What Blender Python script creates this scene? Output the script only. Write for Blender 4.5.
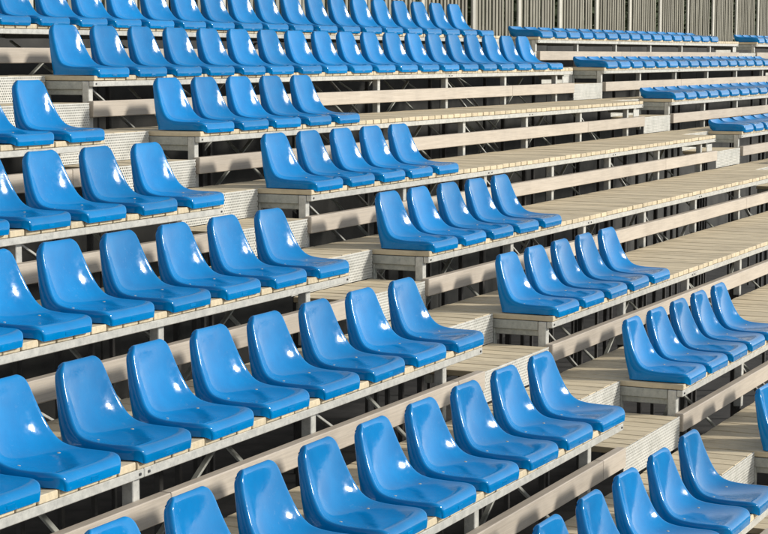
import bpy, bmesh, math, random
from mathutils import Vector, Matrix

for o in list(bpy.data.objects): bpy.data.objects.remove(o)
S = bpy.context.scene
COL = S.collection
random.seed(7)

# ------------------------------------------------------------------ camera
YAW, PIT, ROLL = 1.1279101, 0.1098117, 0.000282
CAM = Vector((-8.8166, -2.5675, 1.8051))
fw = Vector((math.sin(YAW)*math.cos(PIT), math.cos(YAW)*math.cos(PIT), -math.sin(PIT)))
rt0 = Vector((math.cos(YAW), -math.sin(YAW), 0)); up0 = rt0.cross(fw)
rt = rt0*math.cos(ROLL) + up0*math.sin(ROLL); up = up0*math.cos(ROLL) - rt0*math.sin(ROLL)
cd = bpy.data.cameras.new('camera'); cam = bpy.data.objects.new('camera', cd); COL.objects.link(cam)
cd.sensor_width = 36; cd.lens = 89.815; cd.clip_end = 500; cd.clip_start = 0.05
cam.matrix_world = Matrix(((rt.x, up.x, -fw.x, CAM.x), (rt.y, up.y, -fw.y, CAM.y), (rt.z, up.z, -fw.z, CAM.z), (0, 0, 0, 1)))
S.camera = cam
FPX = 1916.05
def project(p):
    D = Vector(p) - CAM; z = D.dot(fw)
    if z < .3: return (-9999, -9999)
    return 384 + FPX*D.dot(rt)/z, 267 - FPX*D.dot(up)/z

# ------------------------------------------------------------------ light
TOSUN = Vector((0.20, -0.392, 0.195)).normalized()
ELEV = math.asin(TOSUN.z); AZ = math.atan2(TOSUN.x, TOSUN.y)
W = bpy.data.worlds.new('World'); S.world = W; W.use_nodes = True
wn = W.node_tree; wn.nodes.clear()
sky = wn.nodes.new('ShaderNodeTexSky'); sky.sky_type = 'NISHITA'; sky.sun_disc = False
sky.sun_elevation = ELEV; sky.sun_rotation = AZ; sky.air_density = 1.0; sky.dust_density = 0.0
hsv = wn.nodes.new('ShaderNodeHueSaturation'); hsv.inputs['Saturation'].default_value = 0.25
bg = wn.nodes.new('ShaderNodeBackground'); bg.inputs['Strength'].default_value = 0.15
wo = wn.nodes.new('ShaderNodeOutputWorld')
wn.links.new(sky.outputs[0], hsv.inputs['Color']); wn.links.new(hsv.outputs[0], bg.inputs[0]); wn.links.new(bg.outputs[0], wo.inputs[0])
sl = bpy.data.lights.new('floodlight_sun', 'SUN'); sl.energy = 3.3; sl.angle = math.radians(5.5); sl.color = (1.0, .955, .875)
so = bpy.data.objects.new('floodlight_sun', sl); COL.objects.link(so)
so.rotation_euler = TOSUN.to_track_quat('Z', 'Y').to_euler(); so.location = (8, -20, 12)
S.view_settings.view_transform = 'Standard'; S.view_settings.look = 'None'
S.view_settings.gamma = 1; S.view_settings.use_curve_mapping = False
S.view_settings.exposure = 0.25

# ------------------------------------------------------------------ materials
def mat(name):
    m = bpy.data.materials.new(name); m.use_nodes = True
    nt = m.node_tree; b = nt.nodes['Principled BSDF']
    return m, nt, b
def N(nt, t, **kw):
    n = nt.nodes.new(t)
    for k, v in kw.items():
        if k in n.inputs: n.inputs[k].default_value = v
        else: setattr(n, k, v)
    return n
def coords(nt, scale=(1, 1, 1), kind='Object', jitter=True):
    tc = N(nt, 'ShaderNodeTexCoord'); mp = N(nt, 'ShaderNodeMapping'); mp.inputs['Scale'].default_value = scale
    nt.links.new(tc.outputs[kind], mp.inputs['Vector'])
    if jitter:
        oi = N(nt, 'ShaderNodeObjectInfo'); mu = N(nt, 'ShaderNodeMath', operation='MULTIPLY'); mu.inputs[1].default_value = 37.0
        nt.links.new(oi.outputs['Random'], mu.inputs[0]); cx = N(nt, 'ShaderNodeCombineXYZ')
        for i in range(3): nt.links.new(mu.outputs[0], cx.inputs[i])
        nt.links.new(cx.outputs[0], mp.inputs['Location'])
    return mp.outputs[0]
def ramp(nt, src, stops):
    r = N(nt, 'ShaderNodeValToRGB'); e = r.color_ramp.elements
    while len(e) < len(stops): e.new(.5)
    for el, (p, c) in zip(e, stops): el.position = p; el.color = (c[0], c[1], c[2], 1) if not isinstance(c, (int, float)) else (c, c, c, 1)
    nt.links.new(src, r.inputs[0]); return r.outputs[0]
def noise(nt, vec, scale, detail=4, rough=.55):
    n = N(nt, 'ShaderNodeTexNoise', Scale=scale, Detail=detail, Roughness=rough); nt.links.new(vec, n.inputs['Vector']); return n.outputs[0]
def mixc(nt, fac, a, b, mode='MIX'):
    m = N(nt, 'ShaderNodeMix', data_type='RGBA', blend_type=mode)
    for sock, v in ((m.inputs[0], fac), (m.inputs[6], a), (m.inputs[7], b)):
        if isinstance(v, bpy.types.NodeSocket): nt.links.new(v, sock)
        elif isinstance(v, (int, float)): sock.default_value = v
        else: sock.default_value = (*v, 1)
    return m.outputs[2]
def bump(nt, b, h, strength, dist=.01):
    n = N(nt, 'ShaderNodeBump', Strength=strength, Distance=dist); nt.links.new(h, n.inputs['Height']); nt.links.new(n.outputs[0], b.inputs['Normal'])
def vary(nt, col, lo, hi):
    oi = N(nt, 'ShaderNodeObjectInfo'); mr = N(nt, 'ShaderNodeMapRange'); mr.inputs['To Min'].default_value = lo; mr.inputs['To Max'].default_value = hi
    nt.links.new(oi.outputs['Random'], mr.inputs[0]); h = N(nt, 'ShaderNodeHueSaturation'); nt.links.new(mr.outputs[0], h.inputs['Value']); nt.links.new(col, h.inputs['Color'])
    return h.outputs[0]

def m_seat():
    m, nt, b = mat('blue_plastic'); v = coords(nt)
    n1 = noise(nt, v, 9, 5); c = mixc(nt, ramp(nt, n1, [(.35, 0), (.7, 1)]), (.0002, .162, .42), (.0004, .194, .48))
    n2 = noise(nt, v, 55, 6, .7); sc = ramp(nt, n2, [(.57, 0), (.78, .20)])
    n3 = noise(nt, v, 6, 2); sc2 = mixc(nt, 1.0, sc, ramp(nt, n3, [(.42, 0), (.62, 1)]), 'MULTIPLY')
    c = mixc(nt, sc2, c, (.30, .42, .55))
    nt.links.new(vary(nt, c, .86, 1.10), b.inputs['Base Color'])
    nt.links.new(ramp(nt, noise(nt, v, 30, 4), [(.35, .07), (.75, .20)]), b.inputs['Roughness'])
    b.inputs['IOR'].default_value = 1.5; b.inputs['Specular IOR Level'].default_value = .28; b.inputs['Coat Roughness'].default_value = .08
    bump(nt, b, noise(nt, v, 34, 3), .09, .004); return m
def m_wood():
    m, nt, b = mat('pale_timber'); v = coords(nt, (1, .06, 1))
    g = noise(nt, v, 90, 5, .6); c = ramp(nt, g, [(.28, (.57, .465, .30)), (.55, (.645, .54, .365)), (.78, (.69, .59, .415))])
    v2 = coords(nt); st = ramp(nt, noise(nt, v2, 5, 5, .65), [(.34, .75), (.52, 1)])
    c = mixc(nt, .8, c, st, 'MULTIPLY')
    nt.links.new(vary(nt, c, .86, 1.05), b.inputs['Base Color']); b.inputs['Roughness'].default_value = .7
    w = N(nt, 'ShaderNodeTexWave', Scale=9.5, Distortion=.3); w.wave_type = 'BANDS'; w.bands_direction = 'X'; tc = N(nt, 'ShaderNodeTexCoord'); nt.links.new(tc.outputs['Object'], w.inputs['Vector'])
    bump(nt, b, w.outputs[1], .35, .004); return m
def m_board():
    m, nt, b = mat('beige_board'); v = coords(nt, (.08, 1, 1))
    c = ramp(nt, noise(nt, v, 40, 5), [(.3, (.50, .43, .345)), (.7, (.555, .485, .40))])
    st = ramp(nt, noise(nt, coords(nt), 2.2, 6, .65), [(.34, .82), (.55, 1)])
    gr = ramp(nt, noise(nt, coords(nt, (.03, 1, 1)), 150, 5, .7), [(.35, .80), (.6, 1)]); c = mixc(nt, .8, c, gr, 'MULTIPLY'); c = mixc(nt, .7, c, st, 'MULTIPLY'); nt.links.new(vary(nt, c, .92, 1.06), b.inputs['Base Color']); b.inputs['Roughness'].default_value = .6; return m
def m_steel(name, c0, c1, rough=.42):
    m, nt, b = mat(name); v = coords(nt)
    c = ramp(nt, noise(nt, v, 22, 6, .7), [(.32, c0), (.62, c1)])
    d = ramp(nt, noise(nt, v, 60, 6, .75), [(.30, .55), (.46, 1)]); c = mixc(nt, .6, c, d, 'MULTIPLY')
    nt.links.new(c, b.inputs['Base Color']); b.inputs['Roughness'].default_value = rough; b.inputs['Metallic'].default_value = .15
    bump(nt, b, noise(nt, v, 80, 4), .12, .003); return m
def m_perf():
    m, nt, b = mat('perforated_white_panel'); tc = N(nt, 'ShaderNodeTexCoord'); sp = N(nt, 'ShaderNodeSeparateXYZ'); nt.links.new(tc.outputs['Object'], sp.inputs[0])
    def M(op, a, bb=None):
        n = N(nt, 'ShaderNodeMath', operation=op)
        for s, val in ((n.inputs[0], a), (n.inputs[1], bb)):
            if val is None: continue
            if isinstance(val, bpy.types.NodeSocket): nt.links.new(val, s)
            else: s.default_value = val
        return n.outputs[0]
    P = .0156
    zr = M('DIVIDE', sp.outputs['Z'], P); row = M('FLOOR', zr); odd = M('MULTIPLY', M('FLOORED_MODULO', row, 2.0), .5)
    fx = M('SUBTRACT', M('FRACT', M('ADD', M('DIVIDE', sp.outputs['X'], P*1.25), odd)), .5); fz = M('SUBTRACT', M('FRACT', zr), .5)
    r2 = M('ADD', M('MULTIPLY', M('MULTIPLY', fx, fx), 1.5), M('MULTIPLY', fz, fz)); hole = M('LESS_THAN', r2, .088)
    c = ramp(nt, noise(nt, coords(nt), 12, 5), [(.3, (.47, .465, .42)), (.6, (.60, .59, .54))]); nt.links.new(c, b.inputs['Base Color']); b.inputs['Roughness'].default_value = .5
    tr = N(nt, 'ShaderNodeBsdfTransparent'); mx = N(nt, 'ShaderNodeMixShader'); nt.links.new(hole, mx.inputs[0]); nt.links.new(b.outputs[0], mx.inputs[1]); nt.links.new(tr.outputs[0], mx.inputs[2])
    nt.links.new(mx.outputs[0], nt.nodes['Material Output'].inputs[0]); return m
def m_plain(name, c0, c1, sc=10, rough=.7):
    m, nt, b = mat(name); nt.links.new(vary(nt, ramp(nt, noise(nt, coords(nt), sc, 5), [(.3, c0), (.7, c1)]), .85, 1.12), b.inputs['Base Color']); b.inputs['Roughness'].default_value = rough; return m

SEAT = m_seat(); WOOD = m_wood(); BOARD = m_board(); PERF = m_perf()
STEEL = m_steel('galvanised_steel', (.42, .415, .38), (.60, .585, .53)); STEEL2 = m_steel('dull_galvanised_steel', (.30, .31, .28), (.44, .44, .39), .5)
SHADED_STEEL = m_plain('shade_darkened_steel', (.03, .028, .025), (.06, .055, .05), 12, .6)  # shade below the decks, put into the steel colour
BOLT = m_plain('dark_bolt', (.05, .05, .05), (.10, .10, .10), 30, .4)
SLAT = m_plain('weathered_slat', (.21, .196, .15), (.29, .272, .215), 3, .8); POSTM = m_plain('pale_fence_post', (.46, .44, .375), (.56, .53, .46), 6, .6)
WALLM = m_plain('added_wall_dark', (.030, .030, .028), (.06, .058, .052), 4, .9)  # dark colour for the added wall behind the understructure
GROUND = m_plain('dark_asphalt', (.030, .030, .030), (.055, .052, .05), 6, .9); LEAF = m_plain('hedge_leaf', (.05, .075, .03), (.10, .125, .055), 2, .7)

# ------------------------------------------------------------------ mesh helpers
CACHE = {}
def box_mesh(dx, dy, dz, m, bev=.003):
    k = (round(dx, 4), round(dy, 4), round(dz, 4), m.name, bev)
    if k in CACHE: return CACHE[k]
    bm = bmesh.new(); bmesh.ops.create_cube(bm, size=1); bmesh.ops.scale(bm, vec=(dx, dy, dz), verts=bm.verts)
    if bev: bmesh.ops.bevel(bm, geom=bm.edges[:], offset=bev, segments=1, affect='EDGES')
    me = bpy.data.meshes.new('box'); bm.to_mesh(me); bm.free(); me.materials.append(m); CACHE[k] = me; return me
def link(name, me, loc, parent=None, rot=None):
    o = bpy.data.objects.new(name, me); COL.objects.link(o)
    if parent is not None:
        o.parent = parent; o.location = Vector(loc) - WORLD[parent]
    else: o.location = loc
    WORLD[o] = Vector(loc)
    if rot: o.rotation_euler = rot
    return o
WORLD = {}
def box(name, x0, x1, y0, y1, z0, z1, m, parent=None, bev=.003):
    return link(name, box_mesh(x1-x0, y1-y0, z1-z0, m, bev), ((x0+x1)/2, (y0+y1)/2, (z0+z1)/2), parent)
def bar(name, a, b, w, t, m, parent):
    a, b = Vector(a), Vector(b); L = (b-a).length
    o = link(name, box_mesh(w, t, round(L, 3), m, .002), (a+b)/2, parent); o.rotation_euler = (b-a).to_track_quat('Z', 'Y').to_euler(); return o
def thing(name, loc, label, cat, group=None):
    o = link(name, None, loc); o['label'] = label; o['category'] = cat; o.empty_display_size = .1
    if group: o['group'] = group
    return o
ORD = ['first', 'second', 'third', 'fourth', 'fifth', 'sixth', 'seventh', 'eighth', 'ninth', 'tenth', 'eleventh', 'twelfth', 'thirteenth', 'fourteenth', 'fifteenth', 'sixteenth', 'seventeenth', 'eighteenth', 'nineteenth', 'twentieth', 'twenty-first']

# ------------------------------------------------------------------ layout
D, H = .76197, .33277          # row depth and rise
DECK = -.317                   # deck level under the row's seat tops
PL = .121                      # plank pitch
GZ = -1.75                     # ground level
XL0, XL1 = -5.12, .205         # left block
XM0, XM1 = 1.228, 10.0         # middle block
XR0, XR1 = 10.99, 19.35        # right block
XF0, XF1 = 20.4, 29.0          # far block
OFFM, PM, PLEFT = 1.4484, .44624, .48
FENCE_Y = 6.50

g = link('ground', None, (0, 0, 0)); bpy.data.objects.remove(g)
bm = bmesh.new(); bmesh.ops.create_grid(bm, x_segments=60, y_segments=60, size=200)
for v in bm.verts: v.co.z = random.uniform(-.01, .01)
me = bpy.data.meshes.new('ground'); bm.to_mesh(me); bm.free(); me.materials.append(GROUND)
g = link('ground', me, (10, 0, GZ)); g['kind'] = 'structure'

def planks(parent, x0, x1, y0, y1, ztop, joined=False):
    n = max(1, round((x1-x0)/PL)); w = (x1-x0)/n
    if joined:
        bm = bmesh.new()
        for i in range(n):
            r = bmesh.ops.create_cube(bm, size=1)['verts']
            bmesh.ops.scale(bm, vec=(w-.0095, y1-y0, .03), verts=r); bmesh.ops.translate(bm, vec=((i+.5)*w-(x1-x0)/2, 0, random.uniform(-.0015, .0015)), verts=r)
        me = bpy.data.meshes.new('decking'); bm.to_mesh(me); bm.free(); me.materials.append(WOOD)
        o = link('decking', me, ((x0+x1)/2, (y0+y1)/2, ztop-.015), parent); o['kind'] = 'stuff'; return
    for i in range(n):
        me = box_mesh(round(w-.0095, 4), round(y1-y0, 4), .03, WOOD, .003)
        o = link('plank', me, (x0+(i+.5)*w, (y0+y1)/2 + random.uniform(-.002, .002), ztop-.015 + random.uniform(-.0015, .0015)), parent)

def tier(block, r, x0, x1, posts, joined=False, left_end=False, right_end=False, fascia=True, fx=None):
    Y, Z = r*D, r*H; zt = Z + DECK
    names = {'left': 'left block', 'middle': 'middle block', 'right': 'right block', 'far': 'farthest block'}
    rowname = 'lowest step below the first' if r < 0 else ORD[r]
    t = thing('seating_tier', (x0, Y-.37, zt), '%s row up of the stand, planked deck on pale steel frame, %s' % (rowname, names[block]) if r >= 0 else 'planked deck just below the first row of seats, %s' % names[block], 'grandstand', 'planked tiers of the stand')
    back = Y + D - .392 if r < 7 else Y + .62
    planks(t, x0, x1, Y-.375, back, zt, joined)
    # front rail in lengths that butt at the posts
    cuts = [x0] + [p for p in posts if x0+.6 < p < x1-.6] + [x1]
    cuts = cuts[:1] + cuts[1:-1][1::2] + cuts[-1:] if len(cuts) > 4 else [x0, x1]
    for a, b in zip(cuts, cuts[1:]):
        rl = box('front_rail', a+.001, b-.001, Y-.374, Y-.340, zt-.067, zt-.0325, STEEL, t)
        for bx in (a+.03, b-.03):
            box('bolt', bx-.006, bx+.006, Y-.379, Y-.3742, zt-.055, zt-.044, BOLT, rl, .002)
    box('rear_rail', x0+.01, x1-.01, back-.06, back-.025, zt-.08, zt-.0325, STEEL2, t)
    for p in posts:
        box('post', p-.024, p+.024, Y-.338, Y-.290, zt-H-.02, zt-.0335, STEEL, t)
        box('shaded_post_leg', p-.016, p+.016, Y-.330, Y-.298, GZ, zt-H-.0205, SHADED_STEEL, t)  # lower length of the post, coloured dark to stand for under-deck shade
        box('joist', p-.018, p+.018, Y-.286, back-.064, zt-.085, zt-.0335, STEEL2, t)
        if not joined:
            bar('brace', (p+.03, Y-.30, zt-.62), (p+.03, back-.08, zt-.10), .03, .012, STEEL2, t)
    for k, (a, b) in enumerate(zip(posts, posts[1:])):
        if (k + r) % 2 == 0 and not joined: bar('brace', (a+.03, Y-.27, zt-.05), (b-.03, Y-.27, zt-.75), .028, .012, STEEL, t)
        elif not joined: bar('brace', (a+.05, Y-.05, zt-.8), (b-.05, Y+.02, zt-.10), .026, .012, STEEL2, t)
    if fascia:
        f0, f1 = fx or (x0, x1)
        mid = [p + .06 for p in posts if f0+1 < p < f1-.2][1::3]
        if block == 'left': mid = [-.137, -2.85]
        cs = sorted([f0] + [m for m in mid if f0 < m < f1] + [f1])
        for a, b in zip(cs, cs[1:]):
            box('fascia_board', a+.001, b-.001, Y-.388, Y-.3385, zt-.256, zt-.156, BOARD, t, .004)
    if left_end:
        box('side_rail', x0+.022, x0+.05, Y-.288, Y-.015, zt-.12, zt-.072, STEEL2, t)
        box('end_post', x0+.012, x0+.052, Y-.02, Y+.02, zt-H, zt-.0335, STEEL2, t)
    if right_end:
        box('side_rail', x1-.05, x1-.022, Y-.288, Y-.015, zt-.12, zt-.072, STEEL2, t)
        box('gusset_plate', x1-.30, x1-.12, Y-.37, Y-.364, zt-.152, zt-.082, STEEL, t, .002)
    return t

postsL = [-4.42, -3.01, -1.61, -.20]
postsM = [XM0+.022] + [2.63 + 1.397*k for k in range(6)] + []
postsR = [XR0+.03] + [12.38 + 1.397*k for k in range(5)] + [XR1-.1]
postsF = [XF0+.03] + [21.85 + 1.397*k for k in range(5)]
for r in range(-1, 8):
    if r <= 6: tier('left', r, XL0, XL1, postsL, fx=(XL0, XL1+.005))
    tier('middle', r, XM0, XM1, postsM, left_end=True, right_end=True, fx=(XM0-.025, XM1+.02))
    if r >= 3: tier('right', r, XR0, XR1, postsR, joined=True, left_end=True, right_end=True, fx=(XR0+.03, XR1))
    if r >= 6: tier('far', r, XF0, XF1, postsF, joined=True, left_end=True)

# ------------------------------------------------------------------ aisles
def aisle(x0, x1, r, which, joined):
    Y, Z = r*D, r*H; zt = Z + DECK; back = Y + D - .392 if r < 7 else Y + .62
    up = 'up to the %s row' % ORD[r] if r >= 0 else 'below the first row'
    t = thing('aisle_landing', (x0, Y, zt), 'full-height step %s, perforated white riser, %s' % (up, which), 'step', 'steps of the aisles')
    planks(t, x0+.012, x1-.012, Y-.012, back, zt, joined)
    box('riser_panel', x0+.008, x1-.008, Y-.0195, Y-.0145, zt-H/2+.002, zt-.002, PERF, t, 0)
    box('nosing', x0+.008, x1-.008, Y-.0142, Y-.0125, zt-.06, zt-.031, STEEL, t, 0)
    box('bearer', x0+.02, x1-.02, Y+.0, Y+.04, zt-.08, zt-.0325, STEEL2, t)
    box('bearer', x0+.02, x1-.02, back-.06, back-.025, zt-.08, zt-.0325, STEEL2, t)
    zh = zt - H/2
    t = thing('aisle_step', (x0, Y-.37, zh), 'half-height step %s, white front panel, %s' % (up, which), 'step', 'steps of the aisles')
    planks(t, x0+.012, x1-.05, Y-.368, Y-.024, zh, joined)
    box('riser_panel', x0+.008, x1-.046, Y-.3745, Y-.3695, zh-H/2+.003, zh+.001, PERF, t, 0)
    box('bearer', x0+.02, x1-.06, Y-.35, Y-.31, zh-.08, zh-.0325, STEEL2, t)
    box('bearer', x0+.02, x1-.06, Y-.08, Y-.04, zh-.08, zh-.0325, STEEL2, t)
for r in range(-1, 8):
    if r <= 7: aisle(XL1, XM0-.005, r, 'aisle left of middle block', False)
    if r >= 3: aisle(XM1+.02, XR0-.005, r, 'aisle right of middle block', True)
    if r >= 6: aisle(XR1+.03, XF0-.005, r, 'farthest aisle', True)

# ------------------------------------------------------------------ seats
ROWS = [  # rim y, z, half width, hollow ; base y, z
 (.016, .294, .124, 0, .016, .288), (.013, .312, .106, 0, .0155, .286), (.002, .3225, .098, 0, .015, .283), (-.012, .319, .110, .003, .014, .278),
 (-.021, .300, .136, .008, .013, .268), (-.035, .250, .149, .016, .008, .235), (-.053, .200, .158, .023, .000, .185), (-.073, .150, .169, .029, -.010, .125),
 (-.096, .106, .179, .031, -.025, .060), (-.119, .079, .188, .028, -.045, .002), (-.147, .063, .195, .022, -.100, .002), (-.200, .054, .200, .016, -.180, .002),
 (-.270, .052, .202, .012, -.260, .002), (-.328, .053, .200, .009, -.318, .002), (-.360, .0525, .191, .005, -.342, .002), (-.381, .046, .180, .001, -.358, .002),
 (-.394, .032, .169, 0, -.372, .001), (-.399, .012, .163, 0, -.384, -.006), (-.396, -.013, .160, 0, -.390, -.013)]
LOWROWS = [(.006, .100, .180, 0, .006, .094), (.004, .112, .172, 0, .0055, .092), (-.004, .118, .168, 0, .005, .090), (-.014, .114, .172, .010, .004, .086),
 (-.024, .104, .182, .016, .003, .080), (-.036, .094, .190, .024, .002, .070), (-.055, .087, .196, .028, 0, .050), (-.078, .082, .199, .027, -.003, .030),
 (-.100, .078, .200, .018, -.010, .012), (-.130, .077, .201, .018, -.030, .002), (-.160, .076, .201, .017, -.100, .002), (-.200, .076, .201, .015, -.180, .002),
 (-.270, .075, .202, .012, -.260, .002), (-.328, .072, .200, .009, -.318, .002), (-.360, .068, .191, .005, -.342, .002), (-.381, .058, .180, .001, -.358, .002),
 (-.394, .040, .169, 0, -.372, .001), (-.399, .014, .163, 0, -.384, -.006), (-.396, -.013, .160, 0, -.390, -.013)]
US = [-1, -.86, -.62, -.32, 0, .32, .62, .86, 1]
def seat_mesh(name, low=False):
    rows = LOWROWS if low else ROWS
    n = len(rows); bm = bmesh.new(); grid = []
    for i, (y, z, w, c, yb, zb) in enumerate(rows):
        a, b = rows[max(i-1, 0)], rows[min(i+1, n-1)]
        ty, tz = b[0]-a[0], b[1]-a[1]; L = math.hypot(ty, tz) or 1; ny, nz = tz/L, -ty/L
        lip = 1.0 if 3 <= i <= 14 else .35
        wb = .200 - .066*min(1, zb/.29) if not low else .2
        if i >= 13: wb = (.2, .198, .194, .186, .176, .164)[i-13]
        line = []
        outer = [(-wb, yb, zb), (-(w+.006), y-ny*.026*lip, z-nz*.026*lip), (-(w+.0035), y-ny*.009*lip, z-nz*.009*lip), (-(w-.006), y+ny*.0025*lip, z+nz*.0025*lip)]
        if i < 9:  # keep walls behind the lip
            outer[1] = (outer[1][0], min(outer[1][1], yb), max(outer[1][2], zb))
        line += outer
        for u in US:
            dep = c*(1-abs(u)**2.6)
            line.append((u*(w-.019), y-ny*(dep+.001*lip), z-nz*(dep+.001*lip)))
        line += [(-p[0], p[1], p[2]) for p in reversed(outer)]
        grid.append([bm.verts.new(p) for p in line])
    for i in range(n-1):
        for k in range(len(grid[0])-1):
            bm.faces.new((grid[i][k], grid[i+1][k], grid[i+1][k+1], grid[i][k+1]))
    # back wall
    m = len(grid[0])
    top = grid[0]
    backs = []
    for i in range(10):
        y, z, w, c, yb, zb = rows[i]; L0, R0 = grid[i][0], grid[i][m-1]
        mids = [bm.verts.new(L0.co.lerp(R0.co, f) + Vector((0, .006*(1-(2*f-1)**2), 0))) for f in (.33, .67)]
        backs.append([L0] + mids + [R0])
    for i in range(9):
        for k in range(3): bm.faces.new((backs[i][k], backs[i][k+1], backs[i+1][k+1], backs[i+1][k]))
    bm.faces.new([grid[0][k] for k in range(m)] + [backs[0][2], backs[0][1]])
    bmesh.ops.remove_doubles(bm, verts=bm.verts, dist=.0004)
    bmesh.ops.recalc_face_normals(bm, faces=bm.faces)
    me = bpy.data.meshes.new(name); bm.to_mesh(me); bm.free(); me.materials.append(SEAT)
    for p in me.polygons: p.use_smooth = True
    ob = bpy.data.objects.new('tmp', me); COL.objects.link(ob); md = ob.modifiers.new('s', 'SUBSURF'); md.levels = md.render_levels = 1 if low else 2
    dg = bpy.context.evaluated_depsgraph_get(); res = bpy.data.meshes.new_from_object(ob.evaluated_get(dg)); bpy.data.objects.remove(ob)
    res.name = name; return res
SEATM = seat_mesh('seat_shell'); LOWM = seat_mesh('low_seat_shell', True)
bm = bmesh.new(); bmesh.ops.create_uvsphere(bm, u_segments=10, v_segments=6, radius=.0095); bmesh.ops.scale(bm, vec=(1, 1, .45), verts=bm.verts)
BOLTM = bpy.data.meshes.new('bolt'); bm.to_mesh(BOLTM); bm.free(); BOLTM.materials.append(STEEL2)
for p in BOLTM.polygons: p.use_smooth = True
PLATE = box_mesh(.046, .0016, .014, SEAT, .001)

GAP = {}
def seat(x, r, label, group, low=False):
    Y, Z = r*D, r*H
    u, v = project((x, Y-.15, Z-.15))
    if not (-75 < u < 840 and -60 < v < 600): return
    loc = (x + random.uniform(-.004, .004), Y + random.uniform(-.003, .003), Z+DECK+.003)
    if low:
        o = link('low_seat', LOWM, loc); o['label'] = label; o['category'] = 'seat'; o['group'] = group
        return o
    t = thing('stadium_seat', loc, label, 'seat', group); t.rotation_euler = (0, random.uniform(-.006, .006), random.uniform(-.022, .022))
    def ch(n, me, off):
        o = bpy.data.objects.new(n, me); COL.objects.link(o); o.parent = t; o.location = off; return o
    ch('shell', SEATM, (0, 0, 0))
    for sx in (-.118, .118): ch('bolt', BOLTM, (sx, -.163, .0445))
    ch('front_plate', PLATE, (0.0, -.3974, .003))
    return t
for r in range(0, 7):
    for k in range(10):
        if r == 0 and k > 6: continue
        if r == 1 and k == 99: continue
        seat(-k*PLEFT, r, 'glossy blue high-back seat, %s from the aisle, %s row up, left block' % (ORD[k], ORD[r]), 'blue seats of the left block')
for r in range(0, 8):
    nn = 19 if r >= 6 else 5
    for k in range(nn):
        seat(OFFM + k*PM, r, 'blue high-back seat, %s from the left end, %s row up, middle block' % (ORD[k], ORD[r]), 'blue seats of the middle block')
for r in range(3, 8):
    for k in range(18):
        if r == 7 and k > 15: continue
        seat(XR0 + .235 + k*.452, r, 'low-backed blue seat, %s from the left, %s row up, right block' % (ORD[k], ORD[r]), 'low blue seats of the right block', True)
for r in (6, 7):
    for k in range(14):
        seat(XF0 + .25 + k*.452, r, 'low-backed blue seat, %s from the left, %s row, farthest block at right' % (ORD[k], ORD[r]), 'low blue seats of the farthest block', True)

# ------------------------------------------------------------------ fence and hedge behind
WALLZ = 1.98
w = thing('added_dark_wall', (0, FENCE_Y, GZ), 'added dark wall under the slat fence, keeps the space below the stand dark', 'wall')  # added wall, hidden behind the tiers, so the underside stays dark
for i in range(12): box('added_wall_panel', -6+i*3.5+.004, -6+(i+1)*3.5-.004, FENCE_Y-.14, FENCE_Y+.2, GZ, WALLZ, WALLM, w, .01)
f = thing('slat_fence', (1, FENCE_Y, WALLZ), 'tall fence of narrow vertical slats with pale posts behind the top row', 'fence')
FX0 = 11.274 - 1.508*7; FX1 = 11.274 + 1.508*14
k = 0; x = FX0
ns = int((FX1-FX0)/.1077)
sm = [box_mesh(.058, .022, 3.0, SLAT, .003), box_mesh(.064, .022, 3.0, SLAT, .003), box_mesh(.052, .02, 3.0, SLAT, .003)]
for i in range(ns):
    xx = FX0 + (i+.5)*.1077
    ph = ((xx-FX0) % 1.508)
    if ph < .09 or ph > 1.418: continue
    link('slat', random.choice(sm), (xx + random.uniform(-.008, .008), FENCE_Y+.012 + random.uniform(-.004, .004), WALLZ+1.51), f)
for i in range(22):
    xx = FX0 + i*1.508
    box('post', xx-.045, xx+.045, FENCE_Y-.035, FENCE_Y-.002, WALLZ+.002, WALLZ+3.1, POSTM, f, .006)
for z in (WALLZ+.15, WALLZ+2.6): box('cross_rail', FX0, FX1, FENCE_Y+.029, FENCE_Y+.075, z-.035, z+.035, POSTM, f)
bm = bmesh.new()
for x0 in range(0, 36, 2):
    r_ = bmesh.ops.create_cube(bm, size=1)['verts']; bmesh.ops.scale(bm, vec=(2.2, .5, 4.0), verts=r_); bmesh.ops.translate(bm, vec=(x0+1, FENCE_Y+1.5+random.uniform(-.08, .08), WALLZ+1.6), verts=r_)
for i in range(9000):
    c = Vector((random.uniform(0, 36), FENCE_Y + .75 + abs(random.gauss(0, .28)), random.uniform(WALLZ-.4, WALLZ+3.6)))
    c.y += .25*math.sin(c.x*1.3) + .2*math.sin(c.z*1.7 + c.x)
    R = Matrix.Rotation(random.uniform(0, 6.28), 3, 'Z') @ Matrix.Rotation(random.uniform(0, 3.14), 3, 'X')
    s = random.uniform(.08, .17)
    bm.faces.new([bm.verts.new(c + R @ Vector(p)) for p in ((-s, 0, 0), (0, -s*.45, .02), (s, 0, 0), (0, s*.45, .02))])
me = bpy.data.meshes.new('hedge'); bm.to_mesh(me); bm.free(); me.materials.append(LEAF)
h = link('hedge', me, (0, 0, 0)); h['kind'] = 'stuff'; h['label'] = 'dark green hedge seen through the gaps of the slat fence'; h['category'] = 'hedge'
